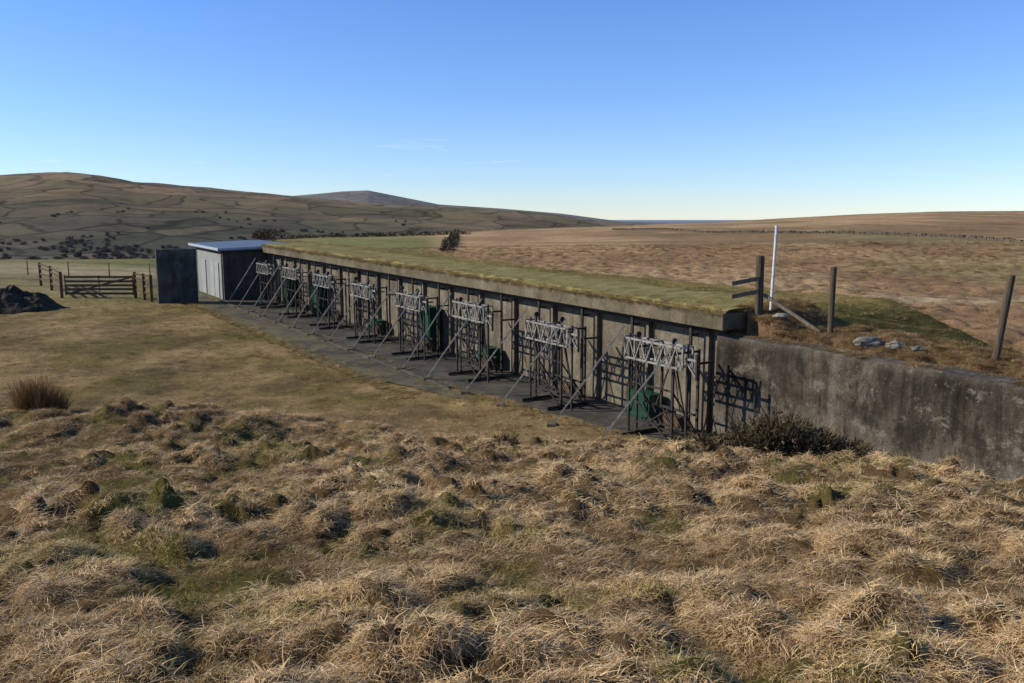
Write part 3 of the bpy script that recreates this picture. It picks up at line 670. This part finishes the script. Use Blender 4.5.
# ---------------------------------------------------------------- gate and field fence
def gz(x,y): return Vector((x,y,Hs(x,y)))
gt=empty('wooden_gate');bm=bmesh.new();a_=gz(-25.6,48.6);b_=gz(-21.9,49.0)
for f in (.25,.5,.72,.95,1.2): beam(bm,a_+Vector((0,0,f)),b_+Vector((0,0,f)),.05,.12)
beam(bm,a_+Vector((0,.04,.2)),b_+Vector((0,.04,1.2)),.04,.09)
for f in (0,.5,1): c_=a_.lerp(b_,f);beam(bm,c_+Vector((0,.06,.15)),c_+Vector((0,.06,1.3)),.09,.05)
mkobj('bars',bm,M_wood3,gt)
fe=empty('wooden_fence');bm=bmesh.new()
pl=[(-30.5,55.0),(-28.2,52.0),(-25.75,48.5),(-21.75,49.0),(-20.9,48.2),(-20.2,47.5)]
for x_,y_ in pl: q=gz(x_,y_);beam(bm,q-Vector((0,0,.3)),q+Vector((0,0,1.5)),.15,.15)
for i,(p0,p1) in enumerate(zip(pl,pl[1:])):
    if i==2: continue
    for f in (.45,.8,1.15,1.4):
        u_=gz(*p0)+Vector((0,0,f));v_=gz(*p1)+Vector((0,0,f));beam(bm,u_,v_,.05,.1)
mkobj('posts_and_rails',bm,M_wood3,fe)
bm=bmesh.new()
pts=[gz(x_,64+.02*x_) for x_ in range(-48,-18,3)]
for q in pts: rod(bm,q,q+Vector((0,0,1.1)),.05,.04,6)
for q0_,q1_ in zip(pts,pts[1:]):
    for f in (.5,1.0): rod(bm,q0_+Vector((0,0,f)),q1_+Vector((0,0,f)),.01,.01,4)
fo=empty('field_fence');mkobj('posts_and_wires',bm,M_wood,fo)
bm=bmesh.new();bmesh.ops.create_grid(bm,x_segments=80,y_segments=50,size=1)
X=np.array([v.co.x*3.9-27.0 for v in bm.verts]);Y=np.array([v.co.y*2.4+43.6 for v in bm.verts]);R2=np.array([v.co.x**2+v.co.y**2 for v in bm.verts])
Z=H(X,Y)-.08+np.clip(1-R2,0,1)**.8*(.3+1.5*fbm(X*1.6,Y*1.6,5,700))
for v,a_,b_,c_ in zip(bm.verts,X,Y,Z): v.co=Vector((a_,b_,c_))
mkobj('spoil_heap',bm,simple('dark_soil',(.05,.038,.024),.95,0,.6,3))
bm=bmesh.new();rg=random.Random(5)
a_=Vector((30,255));b_=Vector((66,104));nst=700
for i in range(nst):
    f=i/nst;x_=a_.x+(b_.x-a_.x)*f+3*math.sin(f*9);y_=a_.y+(b_.y-a_.y)*f
    if i%6==0 or i==0: z_=Hs(x_,y_)
    if rg.random()<.05: continue
    h_=rg.uniform(.2,.5)
    j=lambda:rg.uniform(-.06,.06)
    hexa(bm,[Vector((x_+dx*.45+j(),y_+dy*.2+j(),z_+dz)) for dz in(-.3,h_) for dx,dy in((-.5,-1),(.5,-1),(.5,1),(-.5,1))])
mkobj('drystone_wall',bm,simple('dark_stone',(.13,.10,.07),.9,0,.4,1))
# ---------------------------------------------------------------- light, sky, camera
to=Vector((math.cos(SUN_AZ)*math.cos(SUN_EL),math.sin(SUN_AZ)*math.cos(SUN_EL),math.sin(SUN_EL)))
sd=bpy.data.lights.new('sun','SUN');sd.energy=5.0;sd.angle=math.radians(.53);sd.color=(1,.94,.82)
so=bpy.data.objects.new('sun',sd);scene.collection.objects.link(so);so.rotation_euler=to.to_track_quat('Z','Y').to_euler()
wd=bpy.data.worlds.new('World');scene.world=wd;wd.use_nodes=True;nt=wd.node_tree
bg=nt.nodes['Background'];sk=nt.nodes.new('ShaderNodeTexSky');sk.sky_type='NISHITA';sk.sun_disc=False
sk.sun_elevation=SUN_EL;sk.sun_rotation=math.atan2(to.x,to.y)%(2*math.pi);sk.altitude=1500;sk.air_density=1.0;sk.dust_density=.0;sk.ozone_density=3.0
tc=N(nt,'ShaderNodeTexCoord');sx=N(nt,'ShaderNodeSeparateXYZ');nt.links.new(tc.outputs['Generated'],sx.inputs[0])
tint=ramp(nt,sx.outputs[2],[(0,(1.0,1.06,1.24)),(.08,(.98,1.12,1.4)),(.25,(.86,1.15,1.6)),(.6,(.7,1.0,1.4))])
skc=mix(nt,1.0,sk.outputs[0],tint,'MULTIPLY')
cn=noise(nt,mapping(nt,tc.outputs['Generated'],(5,5,42)),1.6,6,.6,.4)
cm=ramp(nt,cn,[(.60,(0,0,0)),(.72,(1,1,1))])
cz=ramp(nt,sx.outputs[2],[(.02,(0,0,0)),(.04,(1,1,1)),(.07,(1,1,1)),(.10,(0,0,0))])
cx=ramp(nt,sx.outputs[0],[(0,(1,1,1)),(.02,(0,0,0))])
cf=mul(nt,mul(nt,mul(nt,cm,cz),cx),.4)
skc=mix(nt,cf,skc,(8.,8.2,8.5))
nt.links.new(skc,bg.inputs[0]);bg.inputs[1].default_value=.12
cd=bpy.data.cameras.new('camera');cd.sensor_width=36;cd.lens=850/1024*36;cd.clip_start=.05;cd.clip_end=20000
co=bpy.data.objects.new('camera',cd);scene.collection.objects.link(co);co.location=(0,0,5.3);co.rotation_euler=(math.radians(90-8.23),0,0)
scene.camera=co
